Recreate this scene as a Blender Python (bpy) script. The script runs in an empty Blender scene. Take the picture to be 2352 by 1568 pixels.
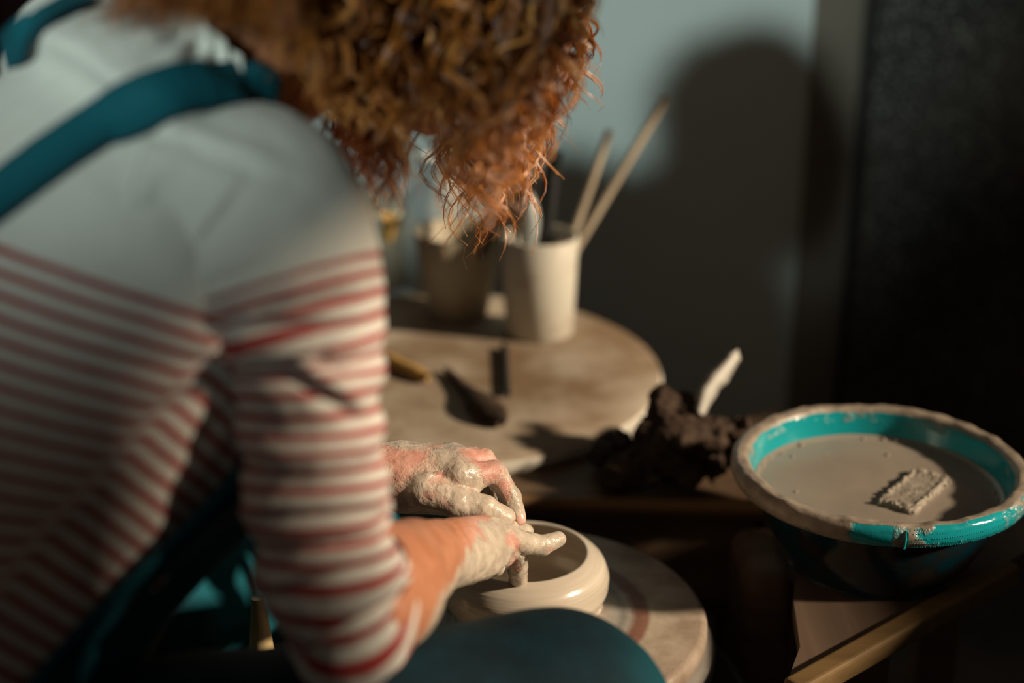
import bpy, math, random
import numpy as np
from mathutils import Vector
from mathutils.bvhtree import BVHTree
rng = np.random.default_rng(7); random.seed(7)
scene = bpy.context.scene
C = scene.collection

# ------------------------------------------------------------------ camera
TH = math.radians(21.0); HC = 1.391; FPX = 3593.0
CAM = np.array([0, 0, HC])
FW = np.array([0, math.cos(TH), -math.sin(TH)]); UP = np.array([0, math.sin(TH), math.cos(TH)]); RT = np.array([1.0, 0, 0])
def P(px, py, d):                      # point of the room seen at a pixel at a given distance
    return CAM + d * (FW + (px - 1176) / FPX * RT + (784 - py) / FPX * UP)
def onz(px, py, z):                    # same, on a horizontal plane
    r = FW + (px - 1176) / FPX * RT + (784 - py) / FPX * UP
    return CAM + r * ((z - HC) / r[2])
def proj(v):
    v = np.asarray(v) - CAM; d = v @ FW
    return 1176 + FPX * (v @ RT) / d, 784 - FPX * (v @ UP) / d, d
cam = bpy.data.cameras.new('camera'); co = bpy.data.objects.new('camera', cam); C.objects.link(co)
cam.lens = 55; cam.sensor_width = 36; co.location = CAM; co.rotation_euler = (math.radians(90) - TH, 0, 0)
cam.clip_start = 0.05
cam.dof.use_dof = True; cam.dof.focus_distance = 1.385; cam.dof.aperture_fstop = 1.9
scene.camera = co
# ------------------------------------------------------------------ light
w = bpy.data.worlds.new('room_light'); scene.world = w; w.use_nodes = True
bg = w.node_tree.nodes['Background']; bg.inputs[0].default_value = (0.80, 0.66, 0.54, 1); bg.inputs[1].default_value = 0.08
def aim(o, frm, to):
    o.location = frm; o.rotation_euler = (Vector(to) - Vector(frm)).to_track_quat('-Z', 'Y').to_euler()
sl = bpy.data.lights.new('low_sun', 'SUN'); sl.energy = 5.6; sl.color = (1.0, 0.80, 0.58); sl.angle = math.radians(3.5)
so = bpy.data.objects.new('low_sun', sl); C.objects.link(so)
EL, AZ = math.radians(26), math.radians(16)
aim(so, (math.cos(EL) * math.cos(AZ) * 3, 1.3 - math.cos(EL) * math.sin(AZ) * 3, 0.7 + math.sin(EL) * 3), (0, 1.3, 0.7))
pl = bpy.data.lights.new('ceiling_spot', 'SPOT'); pl.energy = 720; pl.color = (0.76, 0.93, 0.88); pl.shadow_soft_size = 0.11
pl.spot_size = math.radians(17.5); pl.spot_blend = 0.75
po = bpy.data.objects.new('ceiling_spot', pl); C.objects.link(po)
aim(po, (-1.33, -2.76, 2.50), (-1.33 + .245, -2.76 + .94, 2.50 - .218))
vs = scene.view_settings; vs.view_transform = 'Standard'; vs.look = 'None'; vs.gamma = 1; vs.exposure = 0.0
vs.use_curve_mapping = False

# ------------------------------------------------------------------ materials
def mat(name, col, rough=0.6, spec=0.5, **kw):
    m = bpy.data.materials.new(name); m.use_nodes = True
    b = m.node_tree.nodes['Principled BSDF']
    b.inputs['Base Color'].default_value = (*col, 1); b.inputs['Roughness'].default_value = rough
    b.inputs['Specular IOR Level'].default_value = spec
    for k, v in kw.items(): b.inputs[k].default_value = v
    m['b'] = 1
    return m
def nd(m, t, **kw):
    n = m.node_tree.nodes.new(t)
    for k, v in kw.items():
        if k in n.inputs: n.inputs[k].default_value = v
        else: setattr(n, k, v)
    return n
def lk(m, a, b): m.node_tree.links.new(a, b)
def bsdf(m): return m.node_tree.nodes['Principled BSDF']
def coords(m):
    return nd(m, 'ShaderNodeTexCoord').outputs['Object']
def noise(m, scale, detail=4, rough=.55, vec=None, dist=0):
    n = nd(m, 'ShaderNodeTexNoise'); n.inputs['Scale'].default_value = scale; n.inputs['Detail'].default_value = detail
    n.inputs['Roughness'].default_value = rough; n.inputs['Distortion'].default_value = dist
    lk(m, vec if vec else coords(m), n.inputs['Vector']); return n.outputs['Fac']
def ramp(m, fac, stops):
    r = nd(m, 'ShaderNodeValToRGB'); e = r.color_ramp.elements
    while len(e) < len(stops): e.new(0.5)
    for i, (p, c) in enumerate(stops):
        e[i].position = p; e[i].color = (*c, 1) if len(c) == 3 else c
    lk(m, fac, r.inputs[0]); return r.outputs[0]
def mix(m, fac, a, b):
    n = nd(m, 'ShaderNodeMix', data_type='RGBA')
    for i, v in ((0, fac), (6, a), (7, b)):
        if hasattr(v, 'is_linked'): lk(m, v, n.inputs[i])
        elif i == 0: n.inputs[0].default_value = v
        else: n.inputs[i].default_value = (*v, 1)
    return n.outputs[2]
def math_(m, op, a, b=None, c=None):
    n = nd(m, 'ShaderNodeMath', operation=op)
    for i, v in enumerate((a, b, c)):
        if v is None: continue
        if hasattr(v, 'is_linked'): lk(m, v, n.inputs[i])
        else: n.inputs[i].default_value = v
    return n.outputs[0]
def bump(m, h, strength=.3, dist=.002):
    n = nd(m, 'ShaderNodeBump'); n.inputs['Strength'].default_value = strength; n.inputs['Distance'].default_value = dist
    prev = bsdf(m).inputs['Normal']
    if prev.is_linked: lk(m, prev.links[0].from_socket, n.inputs['Normal'])
    lk(m, h, n.inputs['Height']); lk(m, n.outputs[0], prev)
def attr(m, name):
    return nd(m, 'ShaderNodeAttribute', attribute_name=name).outputs['Fac']
def noisy(name, c1, c2, scale, rough=.7, spec=.3, b=.3, bd=.002, det=5, lo=.35, hi=.65, bs=None):
    m = mat(name, c1, rough, spec)
    lk(m, ramp(m, noise(m, scale, det), [(lo, c1), (hi, c2)]), bsdf(m).inputs['Base Color'])
    if b: bump(m, noise(m, bs or scale * 6, 4), b, bd)
    return m
def wood(name, c1, c2, axis=0, rough=.65):
    m = mat(name, c1, rough, .3)
    mp = nd(m, 'ShaderNodeMapping'); s = [40, 40, 40]; s[axis] = 3; mp.inputs['Scale'].default_value = s
    lk(m, coords(m), mp.inputs[0]); f = noise(m, 1.0, 5, .6, mp.outputs[0], 0.6)
    lk(m, ramp(m, f, [(.3, c1), (.7, c2)]), bsdf(m).inputs['Base Color']); bump(m, f, .3, .001)
    return m
RED = (.27, .014, .015); CREAM = (.62, .62, .57)
def striped(name):
    m = mat(name, CREAM, .85, .15); s = attr(m, 'stripe')
    wob = math_(m, 'MULTIPLY_ADD', noise(m, 30, 2), .10, -.05)
    s2 = math_(m, 'ADD', s, wob)
    fr = math_(m, 'FRACT', s2)
    a = nd(m, 'ShaderNodeMapRange'); a.inputs[1].default_value = .49; a.inputs[2].default_value = .41; lk(m, fr, a.inputs[0])
    b = nd(m, 'ShaderNodeMapRange'); b.inputs[1].default_value = .0; b.inputs[2].default_value = .06; lk(m, fr, b.inputs[0])
    on = math_(m, 'GREATER_THAN', s, 0.0)
    f = math_(m, 'MULTIPLY', math_(m, 'MULTIPLY', a.outputs[0], b.outputs[0]), on)
    f = math_(m, 'MULTIPLY', f, .97)
    redv = mix(m, noise(m, 60, 3), RED, (.34, .026, .025))
    base = mix(m, attr(m, 'seam'), CREAM, (.74, .76, .70))
    lk(m, mix(m, f, base, redv), bsdf(m).inputs['Base Color'])
    bump(m, noise(m, 900, 2), .25, .0006); bump(m, noise(m, 45, 3, .5, None, 1.0), .35, .004)
    bsdf(m).inputs['Sheen Weight'].default_value = .15
    return m
M = {}
M['shirt'] = striped('striped_cotton')
def denim(name):
    m = mat(name, (.01, .13, .2), .8, .2)
    mp = nd(m, 'ShaderNodeMapping'); mp.inputs['Rotation'].default_value = (0, .6, .7); mp.inputs['Scale'].default_value = (1400, 300, 1400)
    lk(m, coords(m), mp.inputs[0]); tw = noise(m, 1, 1, .5, mp.outputs[0])
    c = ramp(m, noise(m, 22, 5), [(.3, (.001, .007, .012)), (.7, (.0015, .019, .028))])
    c = mix(m, math_(m, 'MULTIPLY', attr(m, 'sunlit_fade'), .8), c, (.004, .11, .145))  # brighter teal: sunlight painted on knee, far leg and bib; cloth tone on straps
    lk(m, c, bsdf(m).inputs['Base Color']); bump(m, tw, .4, .0006); bump(m, noise(m, 30, 4), .4, .004)
    return m
M['denim'] = denim('teal_denim')
def skinmat():
    m = mat('clay_smeared_skin', (.6, .3, .17), .5, .5)
    n1 = noise(m, 48, 4, .55); n2 = noise(m, 420, 3, .6)
    skin = ramp(m, noise(m, 55, 4), [(.3, (.38, .145, .07)), (.7, (.54, .24, .135))])
    pink = ramp(m, n1, [(.35, (.52, .25, .19)), (.65, (.66, .38, .30))])
    base = mix(m, attr(m, 'pink'), skin, pink)
    clay = ramp(m, noise(m, 90, 4), [(.3, (.42, .35, .275)), (.7, (.61, .53, .43))])
    th = math_(m, 'ADD', attr(m, 'clay'), math_(m, 'MULTIPLY_ADD', n1, 1.5, -.75))
    th = math_(m, 'ADD', th, math_(m, 'MULTIPLY_ADD', n2, .5, -.25))
    mr = nd(m, 'ShaderNodeMapRange'); mr.inputs[1].default_value = .38; mr.inputs[2].default_value = .66; lk(m, th, mr.inputs[0])
    lk(m, mix(m, mr.outputs[0], base, clay), bsdf(m).inputs['Base Color'])
    rr = nd(m, 'ShaderNodeMapRange'); rr.inputs[3].default_value = .48; rr.inputs[4].default_value = .22; lk(m, mr.outputs[0], rr.inputs[0])
    lk(m, math_(m, 'ADD', rr.outputs[0], math_(m, 'MULTIPLY_ADD', noise(m, 150, 2), .3, -.15)), bsdf(m).inputs['Roughness'])
    bump(m, mr.outputs[0], .45, .0010); bump(m, n2, .22, .0008); bump(m, noise(m, 75, 4, .5, None, 1.2), .5, .0035)
    v = nd(m, 'ShaderNodeTexVoronoi', feature='DISTANCE_TO_EDGE'); v.inputs['Scale'].default_value = 650; lk(m, coords(m), v.inputs['Vector'])
    bump(m, v.outputs[0], .25, .0006)
    bsdf(m).inputs['Subsurface Weight'].default_value = .12; bsdf(m).inputs['Subsurface Scale'].default_value = .006
    bsdf(m).inputs['Subsurface Radius'].default_value = (1, .35, .2)
    return m
M['skin'] = skinmat()
def hairmat():
    m = mat('copper_hair', (.4, .12, .02), .30, .9)
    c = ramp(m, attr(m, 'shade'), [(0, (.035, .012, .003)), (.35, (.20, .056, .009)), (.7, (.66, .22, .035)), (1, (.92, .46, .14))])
    b = bsdf(m); lk(m, c, b.inputs['Base Color'])
    t = nd(m, 'ShaderNodeBsdfTranslucent'); lk(m, c, t.inputs[0])
    s = nd(m, 'ShaderNodeMixShader'); s.inputs[0].default_value = .22
    out = m.node_tree.nodes['Material Output']
    lk(m, b.outputs[0], s.inputs[1]); lk(m, t.outputs[0], s.inputs[2]); lk(m, s.outputs[0], out.inputs[0])
    return m
M['hair'] = hairmat()
M['nail'] = mat('fingernail', (.68, .42, .34), .25, .6)
M['wall'] = noisy('grey_painted_plaster', (.50, .56, .53), (.57, .62, .59), 3, .8, .2, .25, .003, bs=40)
M['panel'] = noisy('dull_brown_board', (.13, .11, .085), (.18, .155, .125), 2, .8, .2, .2, .002, bs=30)
def specks():
    m = mat('black_speckled_stone', (.01, .01, .01), .8, .3)
    v = nd(m, 'ShaderNodeTexVoronoi'); v.inputs['Scale'].default_value = 95; lk(m, coords(m), v.inputs['Vector'])
    n = noise(m, 9, 3)
    r = ramp(m, math_(m, 'MULTIPLY_ADD', n, .12, v.outputs[0]), [(.13, (.40, .38, .33)), (.36, (.012, .012, .011))])
    big = ramp(m, noise(m, 2.2, 3), [(.35, (.020, .019, .018)), (.65, (.075, .058, .044))])
    k = nd(m, 'ShaderNodeMix', data_type='RGBA', blend_type='ADD'); k.inputs[0].default_value = .8; lk(m, r, k.inputs[6]); lk(m, big, k.inputs[7])
    lk(m, k.outputs[2], bsdf(m).inputs['Base Color']); bump(m, v.outputs[0], .6, .004)
    return m
M['speck'] = specks()
M['dark'] = noisy('dark_trim', (.012, .010, .008), (.025, .02, .016), 8, .8)
M['floor'] = noisy('dusty_concrete', (.045, .037, .03), (.09, .075, .06), 5, .85)
M['redbrown'] = wood('dark_red_wood', (.02, .006, .004), (.04, .010, .007), 2)
M['bench'] = wood('brown_bench_wood', (.085, .052, .03), (.17, .11, .065), 0)
M['edge'] = wood('orange_bench_edge', (.16, .08, .028), (.26, .14, .05), 0)
M['tray'] = wood('dusty_brown_board', (.10, .065, .045), (.16, .11, .075), 1, .6)
M['rail'] = wood('ochre_wood_rail', (.13, .078, .03), (.21, .13, .05), 0)
M['clay'] = mat('wet_thrown_clay', (.56, .50, .41), .22, .6)
def claymat(m):
    mp = nd(m, 'ShaderNodeMapping'); mp.inputs['Scale'].default_value = (6, 6, 160); lk(m, coords(m), mp.inputs[0])
    r = noise(m, 1, 3, .5, mp.outputs[0], .3)
    lk(m, ramp(m, r, [(.3, (.46, .40, .32)), (.7, (.60, .535, .44))]), bsdf(m).inputs['Base Color'])
    bump(m, r, .35, .0015); bump(m, noise(m, 40, 3), .12, .002)
claymat(M['clay'])
def batmat():
    m = mat('plaster_bat', (.5, .42, .33), .55, .35)
    sx = nd(m, 'ShaderNodeSeparateXYZ'); lk(m, coords(m), sx.inputs[0])
    r = math_(m, 'SQRT', math_(m, 'ADD', math_(m, 'POWER', sx.outputs[0], 2), math_(m, 'POWER', sx.outputs[1], 2)))
    r = math_(m, 'ADD', r, math_(m, 'MULTIPLY_ADD', noise(m, 25, 3), .006, -.003))
    rings = ramp(m, math_(m, 'MULTIPLY', r, 1 / .18), [(.40, (.40, .34, .28)), (.50, (.30, .28, .25)), (.535, (.20, .19, .17)), (.57, (.33, .31, .28)), (.61, (.20, .10, .065)), (.665, (.22, .11, .075)), (.69, (.42, .36, .28)), (.95, (.34, .27, .21))])
    dirt = ramp(m, noise(m, 30, 5), [(.35, (.6, .52, .45)), (.6, (1, 1, 1))])
    k = nd(m, 'ShaderNodeMix', data_type='RGBA', blend_type='MULTIPLY'); k.inputs[0].default_value = .8; lk(m, rings, k.inputs[6]); lk(m, dirt, k.inputs[7])
    lk(m, k.outputs[2], bsdf(m).inputs['Base Color'])
    mp = nd(m, 'ShaderNodeMapRange'); mp.inputs[3].default_value = .35; mp.inputs[4].default_value = .6
    lk(m, noise(m, 12), mp.inputs[0]); lk(m, mp.outputs[0], bsdf(m).inputs['Roughness'])
    bump(m, noise(m, 300, 4), .35, .0008)
    return m
M['bat'] = batmat()
M['wheel'] = noisy('grey_wheel_metal', (.14, .13, .115), (.24, .215, .185), 12, .5, .5, .2, .001)
M['pan'] = noisy('dark_splash_pan', (.030, .022, .016), (.06, .045, .032), 7, .6, .4, .3, .002)
def basinmat():
    m = mat('turquoise_plastic', (.01, .28, .32), .25, .5)
    a = attr(m, 'clay'); n = noise(m, 38, 5, .6)
    t = math_(m, 'ADD', a, math_(m, 'MULTIPLY_ADD', n, 1.6, -.8))
    mr = nd(m, 'ShaderNodeMapRange'); mr.inputs[1].default_value = .42; mr.inputs[2].default_value = .62; lk(m, t, mr.inputs[0])
    clay = ramp(m, noise(m, 70, 4), [(.3, (.20, .16, .12)), (.7, (.37, .31, .245))])
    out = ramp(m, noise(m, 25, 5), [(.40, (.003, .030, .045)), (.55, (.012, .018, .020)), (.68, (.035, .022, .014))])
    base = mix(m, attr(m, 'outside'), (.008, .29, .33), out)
    lk(m, mix(m, mr.outputs[0], base, clay), bsdf(m).inputs['Base Color'])
    bump(m, mr.outputs[0], .6, .002); bump(m, n, .3, .003)
    rr = nd(m, 'ShaderNodeMapRange'); rr.inputs[3].default_value = .16; rr.inputs[4].default_value = .42; lk(m, mr.outputs[0], rr.inputs[0])
    lk(m, rr.outputs[0], bsdf(m).inputs['Roughness'])
    return m
M['basin'] = basinmat()
M['turq'] = mat('turquoise_bead', (.01, .33, .37), .2, .6)
M['slip'] = noisy('clay_water', (.28, .235, .19), (.31, .265, .215), 14, .22, .5, .12, .001, bs=60)
M['sponge'] = noisy('clay_soaked_sponge', (.25, .21, .165), (.40, .35, .28), 90, .5, .5, .7, .003, bs=350)
M['lump'] = noisy('dark_clay_scraps', (.022, .014, .009), (.070, .044, .029), 45, .8, .2, .5, .004, bs=140)
M['plaster'] = noisy('plaster_dusted_table', (.20, .135, .08), (.40, .34, .265), 7, .8, .2, .3, .003, 5, .38, .62, bs=60)
M['plasterside'] = noisy('plaster_side', (.42, .39, .33), (.62, .59, .51), 12, .8, .2, .3, .003, bs=50)
M['cup'] = noisy('stained_white_cup', (.56, .54, .46), (.40, .30, .24), 22, .5, .4, .1, .001, 4, .55, .75)
M['cup2'] = noisy('beige_cup', (.46, .42, .32), (.34, .28, .2), 15, .6, .3, .1, .001)
M['pale'] = mat('pale_tool', (.52, .50, .44), .5)
M['greyt'] = mat('grey_tool', (.35, .39, .38), .4)
M['black'] = mat('black_handle', (.01, .012, .012), .5)
M['woodt'] = wood('tool_wood', (.36, .30, .22), (.50, .43, .33), 2)
M['yellow'] = wood('yellow_tool_wood', (.38, .22, .055), (.5, .30, .09), 0)
M['tan'] = mat('tan_wood', (.80, .62, .32), .5)
M['sole'] = mat('dark_rubber', (.01, .01, .01), .7)
M['metal'] = mat('dull_steel', (.45, .45, .43), .35, .5, Metallic=1.0)

# ------------------------------------------------------------------ mesh helpers
def link(name, me, m=None, parent=None, smooth=True):
    o = bpy.data.objects.new(name, me); C.objects.link(o)
    if m: me.materials.append(M[m] if isinstance(m, str) else m)
    if smooth and len(me.polygons): me.polygons.foreach_set('use_smooth', np.ones(len(me.polygons), bool))
    if parent:
        o.parent = parent; o.matrix_parent_inverse = Vector((0, 0, 0)).to_track_quat('X', 'Z').to_matrix().to_4x4() if False else parent.matrix_world.inverted()
    return o
def mesh(name, v, f, m=None, parent=None, smooth=True, attrs=None, origin=None):
    v = np.asarray(v, float)
    if origin is not None: v = v - np.asarray(origin)
    me = bpy.data.meshes.new(name)
    if isinstance(f, np.ndarray) and f.ndim == 2:
        n, k = f.shape
        me.vertices.add(len(v)); me.vertices.foreach_set('co', v.astype(np.float32).ravel())
        me.loops.add(n * k); me.loops.foreach_set('vertex_index', f.astype(np.int32).ravel())
        me.polygons.add(n); me.polygons.foreach_set('loop_start', np.arange(0, n * k, k, dtype=np.int32))
        me.update(calc_edges=True); me.validate()
    else:
        me.from_pydata(v.tolist(), [], [list(map(int, q)) for q in f])
    for k2, a in (attrs or {}).items():
        at = me.attributes.new(k2, 'FLOAT', 'POINT'); at.data.foreach_set('value', np.asarray(a, np.float32))
    o = bpy.data.objects.new(name, me); C.objects.link(o)
    if m: me.materials.append(M[m])
    if smooth: me.polygons.foreach_set('use_smooth', np.ones(len(me.polygons), bool))
    if origin is not None: o.location = origin
    if parent:
        o.parent = parent
        o.location = Vector(o.location) - parent.location
    return o
def tag(o, label, cat, group=None):
    o['label'] = label
    if cat: o['category'] = cat
    if group: o['group'] = group
    return o
def thing(name, label, cat, loc=(0, 0, 0), group=None):
    o = bpy.data.objects.new(name, None); C.objects.link(o); o.location = loc; o.empty_display_size = .05
    return tag(o, label, cat, group)
def grid_faces(n, k, closed=True):
    i = np.arange(n - 1)[:, None]; kk = k if closed else k - 1
    j = np.arange(kk)[None]; j2 = (j + 1) % k
    return np.stack([i * k + j, i * k + j2, (i + 1) * k + j2, (i + 1) * k + j], -1).reshape(-1, 4)
def box(v0, v1):
    x0, y0, z0 = v0; x1, y1, z1 = v1
    v = [(x0, y0, z0), (x1, y0, z0), (x1, y1, z0), (x0, y1, z0), (x0, y0, z1), (x1, y0, z1), (x1, y1, z1), (x0, y1, z1)]
    return v, [(0, 3, 2, 1), (4, 5, 6, 7), (0, 1, 5, 4), (1, 2, 6, 5), (2, 3, 7, 6), (3, 0, 4, 7)]
def bevel(o, wd, seg=3):
    b = o.modifiers.new('bevel', 'BEVEL'); b.width = wd; b.segments = seg; b.limit_method = 'ANGLE'; return o
def prism(poly, z0, z1):
    n = len(poly); v = [(x, y, z0) for x, y in poly] + [(x, y, z1) for x, y in poly]
    return v, [tuple(range(n))[::-1], tuple(range(n, 2 * n))] + [(i, (i + 1) % n, n + (i + 1) % n, n + i) for i in range(n)]
def lathe(prof, seg=96):
    prof = np.array(prof, float); a = np.linspace(0, 2 * np.pi, seg, endpoint=False)
    v = np.stack([prof[:, None, 0] * np.cos(a), prof[:, None, 0] * np.sin(a), np.repeat(prof[:, 1:2], seg, 1)], -1).reshape(-1, 3)
    return v, grid_faces(len(prof), seg)
def cr(pts, n):                        # Catmull-Rom resampling of an array of rows
    p = np.asarray(pts, float); m = len(p); t = np.linspace(0, m - 1, n); i = np.clip(t.astype(int), 0, m - 2); u = (t - i)[:, None]
    p0 = p[np.clip(i - 1, 0, m - 1)]; p1 = p[i]; p2 = p[i + 1]; p3 = p[np.clip(i + 2, 0, m - 1)]
    return .5 * ((2 * p1) + (-p0 + p2) * u + (2 * p0 - 5 * p1 + 4 * p2 - p3) * u ** 2 + (-p0 + 3 * p1 - 3 * p2 + p3) * u ** 3)
def unit(a): return a / np.maximum(np.linalg.norm(a, axis=-1, keepdims=True), 1e-9)
def tube(pts, rad, seg=12, cap=True, ref=(0, 0, 1)):
    pts = np.asarray(pts, float); n = len(pts); rad = np.broadcast_to(np.asarray(rad, float), (n,))
    t = unit(np.gradient(pts, axis=0)); r = np.array(ref, float)
    if abs(t[0] @ r) > .9: r = np.array([1.0, 0, 0])
    a = unit(np.cross(t, r)); b = np.cross(t, a); ph = np.linspace(0, 2 * np.pi, seg, endpoint=False)
    v = pts[:, None] + rad[:, None, None] * (a[:, None] * np.cos(ph)[None, :, None] + b[:, None] * np.sin(ph)[None, :, None])
    v = v.reshape(-1, 3); f = [tuple(q) for q in grid_faces(n, seg)]
    if cap: f += [tuple(range(seg)), tuple(range((n - 1) * seg, n * seg))[::-1]]
    return v, f
def hashn(i):
    i = (i[..., 0] * 73856093) ^ (i[..., 1] * 19349663) ^ (i[..., 2] * 83492791)
    i = (i ^ (i >> 13)) * 1274126177; return ((i ^ (i >> 16)) & 0xffff) / 65535.0
def vnoise(p, scale, oct=3, seed=0):   # value noise in -1..1
    p = np.asarray(p) * scale + seed * 17.3; out = 0; amp = 1; tot = 0
    for o in range(oct):
        i = np.floor(p).astype(np.int64); f = p - i; f = f * f * (3 - 2 * f); s = 0
        for dx in (0, 1):
            for dy in (0, 1):
                for dz in (0, 1):
                    wgt = (f[..., 0] if dx else 1 - f[..., 0]) * (f[..., 1] if dy else 1 - f[..., 1]) * (f[..., 2] if dz else 1 - f[..., 2])
                    s = s + wgt * hashn(i + np.array([dx, dy, dz]))
        out = out + amp * (s * 2 - 1); tot += amp; amp *= .5; p = p * 2.03 + 5.1
    return out / tot
def surface_nets(fn, lo, hi, h):
    lo = np.array(lo); hi = np.array(hi); n = np.ceil((hi - lo) / h).astype(int) + 1
    ax = [lo[i] + h * np.arange(n[i]) for i in range(3)]
    G = np.stack(np.meshgrid(*ax, indexing='ij'), -1); F = fn(G)
    ins = F < 0
    cs = [(a, b, c) for a in (0, 1) for b in (0, 1) for c in (0, 1)]
    sub = lambda A, c: A[c[0]:A.shape[0] - 1 + c[0], c[1]:A.shape[1] - 1 + c[1], c[2]:A.shape[2] - 1 + c[2]]
    cnt = sum(sub(ins, c).astype(np.int8) for c in cs); act = (cnt > 0) & (cnt < 8)
    idx = np.argwhere(act); vid = -np.ones(act.shape, int); vid[act] = np.arange(len(idx))
    fv = {c: sub(F, c)[act] for c in cs}; s = np.zeros((len(idx), 3)); k = np.zeros(len(idx))
    for c in cs:
        for a in range(3):
            if c[a] == 0:
                d = list(c); d[a] = 1; d = tuple(d); f0, f1 = fv[c], fv[d]; x = (f0 < 0) != (f1 < 0)
                t = np.where(x, f0 / np.where(x, f0 - f1, 1), 0); q = np.tile(np.array(c, float), (len(idx), 1)); q[:, a] = t
                s += q * x[:, None]; k += x
    V = lo + h * (idx + s / k[:, None]); Q = []
    for a in range(3):
        b, c = (a + 1) % 3, (a + 2) % 3
        s0 = [slice(1, -1)] * 3; s1 = [slice(1, -1)] * 3; s0[a] = slice(0, -1); s1[a] = slice(1, None)
        A, B = ins[tuple(s0)], ins[tuple(s1)]
        for flip, e in ((0, A & ~B), (1, ~A & B)):
            p = np.argwhere(e); p[:, b] += 1; p[:, c] += 1
            def g(db, dc):
                q = p.copy(); q[:, b] += db; q[:, c] += dc; return vid[q[:, 0], q[:, 1], q[:, 2]]
            quad = np.stack([g(-1, -1), g(0, -1), g(0, 0), g(-1, 0)], -1)
            Q.append(quad[:, ::-1] if flip else quad)
    return V, np.concatenate(Q)
def smin(a, b, k):
    h = np.clip(.5 + .5 * (b - a) / k, 0, 1); return b * (1 - h) + a * h - k * h * (1 - h)
def cap_(G, a, b, ra, rb, n=None, fl=1.0):
    a = np.asarray(a); b = np.asarray(b); ba = b - a; p = G - a; t = np.clip((p @ ba) / (ba @ ba), 0, 1)
    q = p - t[..., None] * ba
    if n is not None:
        n = np.asarray(n) / np.linalg.norm(n); cn = q @ n; q = q + (cn * (fl - 1))[..., None] * n
    return (np.linalg.norm(q, axis=-1) - (ra + (rb - ra) * t)) / max(1, fl ** .5)
def ell(G, c, r, ax=None):
    p = G - np.asarray(c)
    if ax is not None: p = p @ np.array(ax).T
    r = np.array(r); k0 = np.linalg.norm(p / r, axis=-1); k1 = np.linalg.norm(p / r ** 2, axis=-1); return k0 * (k0 - 1) / np.maximum(k1, 1e-6)
def chain(G, pts, rr, k=.003, n=None, fl=1.0):
    d = None
    for i in range(len(pts) - 1):
        c = cap_(G, pts[i], pts[i + 1], rr[i], rr[i + 1], n, fl); d = c if d is None else smin(d, c, k)
    return d
def vnormals(V, Q):
    N = np.zeros_like(V); fn = np.cross(V[Q[:, 2]] - V[Q[:, 0]], V[Q[:, 3 % Q.shape[1]]] - V[Q[:, 1]])
    for i in range(Q.shape[1]): np.add.at(N, Q[:, i], fn)
    return unit(N)
def sstep(x, a, b):
    t = np.clip((x - a) / (b - a), 0, 1); return t * t * (3 - 2 * t)

# ================================================================== THE ROOM
YW = 2.75
v, f = box((-3.0, -3.2, -.05), (1.2, YW + .1, 0)); fl = mesh('floor', v, f, 'floor', smooth=False); fl['kind'] = 'structure'
v, f = box((-3.0, YW, 0), (1.2, YW + .1, 2.9)); wb = mesh('wall_back', v, f, 'wall', smooth=False); wb['kind'] = 'structure'
# brown board added to cover the lit wall strip beside the shadow, dark groove, black speckled slab
xb0 = P(1400, 700, 2.9)[0]; xb1 = P(1958, 400, 2.83)[0]; xs0 = P(1983, 400, 2.80)[0]
v, f = box((xb1, YW - .012, 0), (xs0 + .02, YW - .002, 2.8)); t_ = mesh('trim_1', v, f, 'dark', smooth=False); t_['kind'] = 'structure'
v, f = box((P(1842, 400, 2.83)[0], YW - .022, 0), (xb1 - .006, YW - .002, 2.8)); t_ = bevel(mesh('shade_board', v, f, 'panel', smooth=False), .005); t_['kind'] = 'structure'
v, f = box((xs0, YW - .05, 0), (1.1, YW - .002, 2.8)); t_ = bevel(mesh('trim_2', v, f, 'speck', smooth=False), .004); t_['kind'] = 'structure'
# unseen right wall added to gate the low sun, opening shaped for its beam
y0, y1, z0, z1 = .475, 2.25, 1.01, 1.75
vv, ff = [], []
for a, b in (((1.1, -3.2, 0), (1.2, y0, 2.9)), ((1.1, y1, 0), (1.2, YW, 2.9)), ((1.1, y0, 0), (1.2, y1, z0)), ((1.1, y0, z1), (1.2, y1, 2.9))):
    v, f = box(a, b); ff += [tuple(i + len(vv) for i in q) for q in f]; vv += v
wr = mesh('sun_gate_wall', vv, ff, 'panel', smooth=False); wr['kind'] = 'structure'
# dark backdrop shaped as a cabinet, added to keep the left corner dark
cx0, cx1 = -2.4, P(230, 0, 2.6)[0]
cb = thing('dark_backdrop', 'almost black backdrop with a dark red tinge, added to darken the top left corner', 'dark_backdrop', ((cx0 + cx1) / 2, 2.55, 0))
v, f = box((cx0, 2.40, 0), (cx1, YW - .005, 2.3)); bevel(mesh('carcass', v, f, 'redbrown', cb, False), .006)
for k in range(2):
    a = cx0 + .03 + k * (cx1 - cx0 - .03) / 2
    v, f = box((a, 2.378, .08), (a + (cx1 - cx0) / 2 - .045, 2.40, 2.24)); d_ = bevel(mesh('door', v, f, 'redbrown', cb, False), .005)
    vv, ff = tube([(a + .05, 2.35, 1.0), (a + .05, 2.35, 1.14)], .008); h_ = mesh('handle', vv, ff, 'metal'); h_.parent = d_

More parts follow.
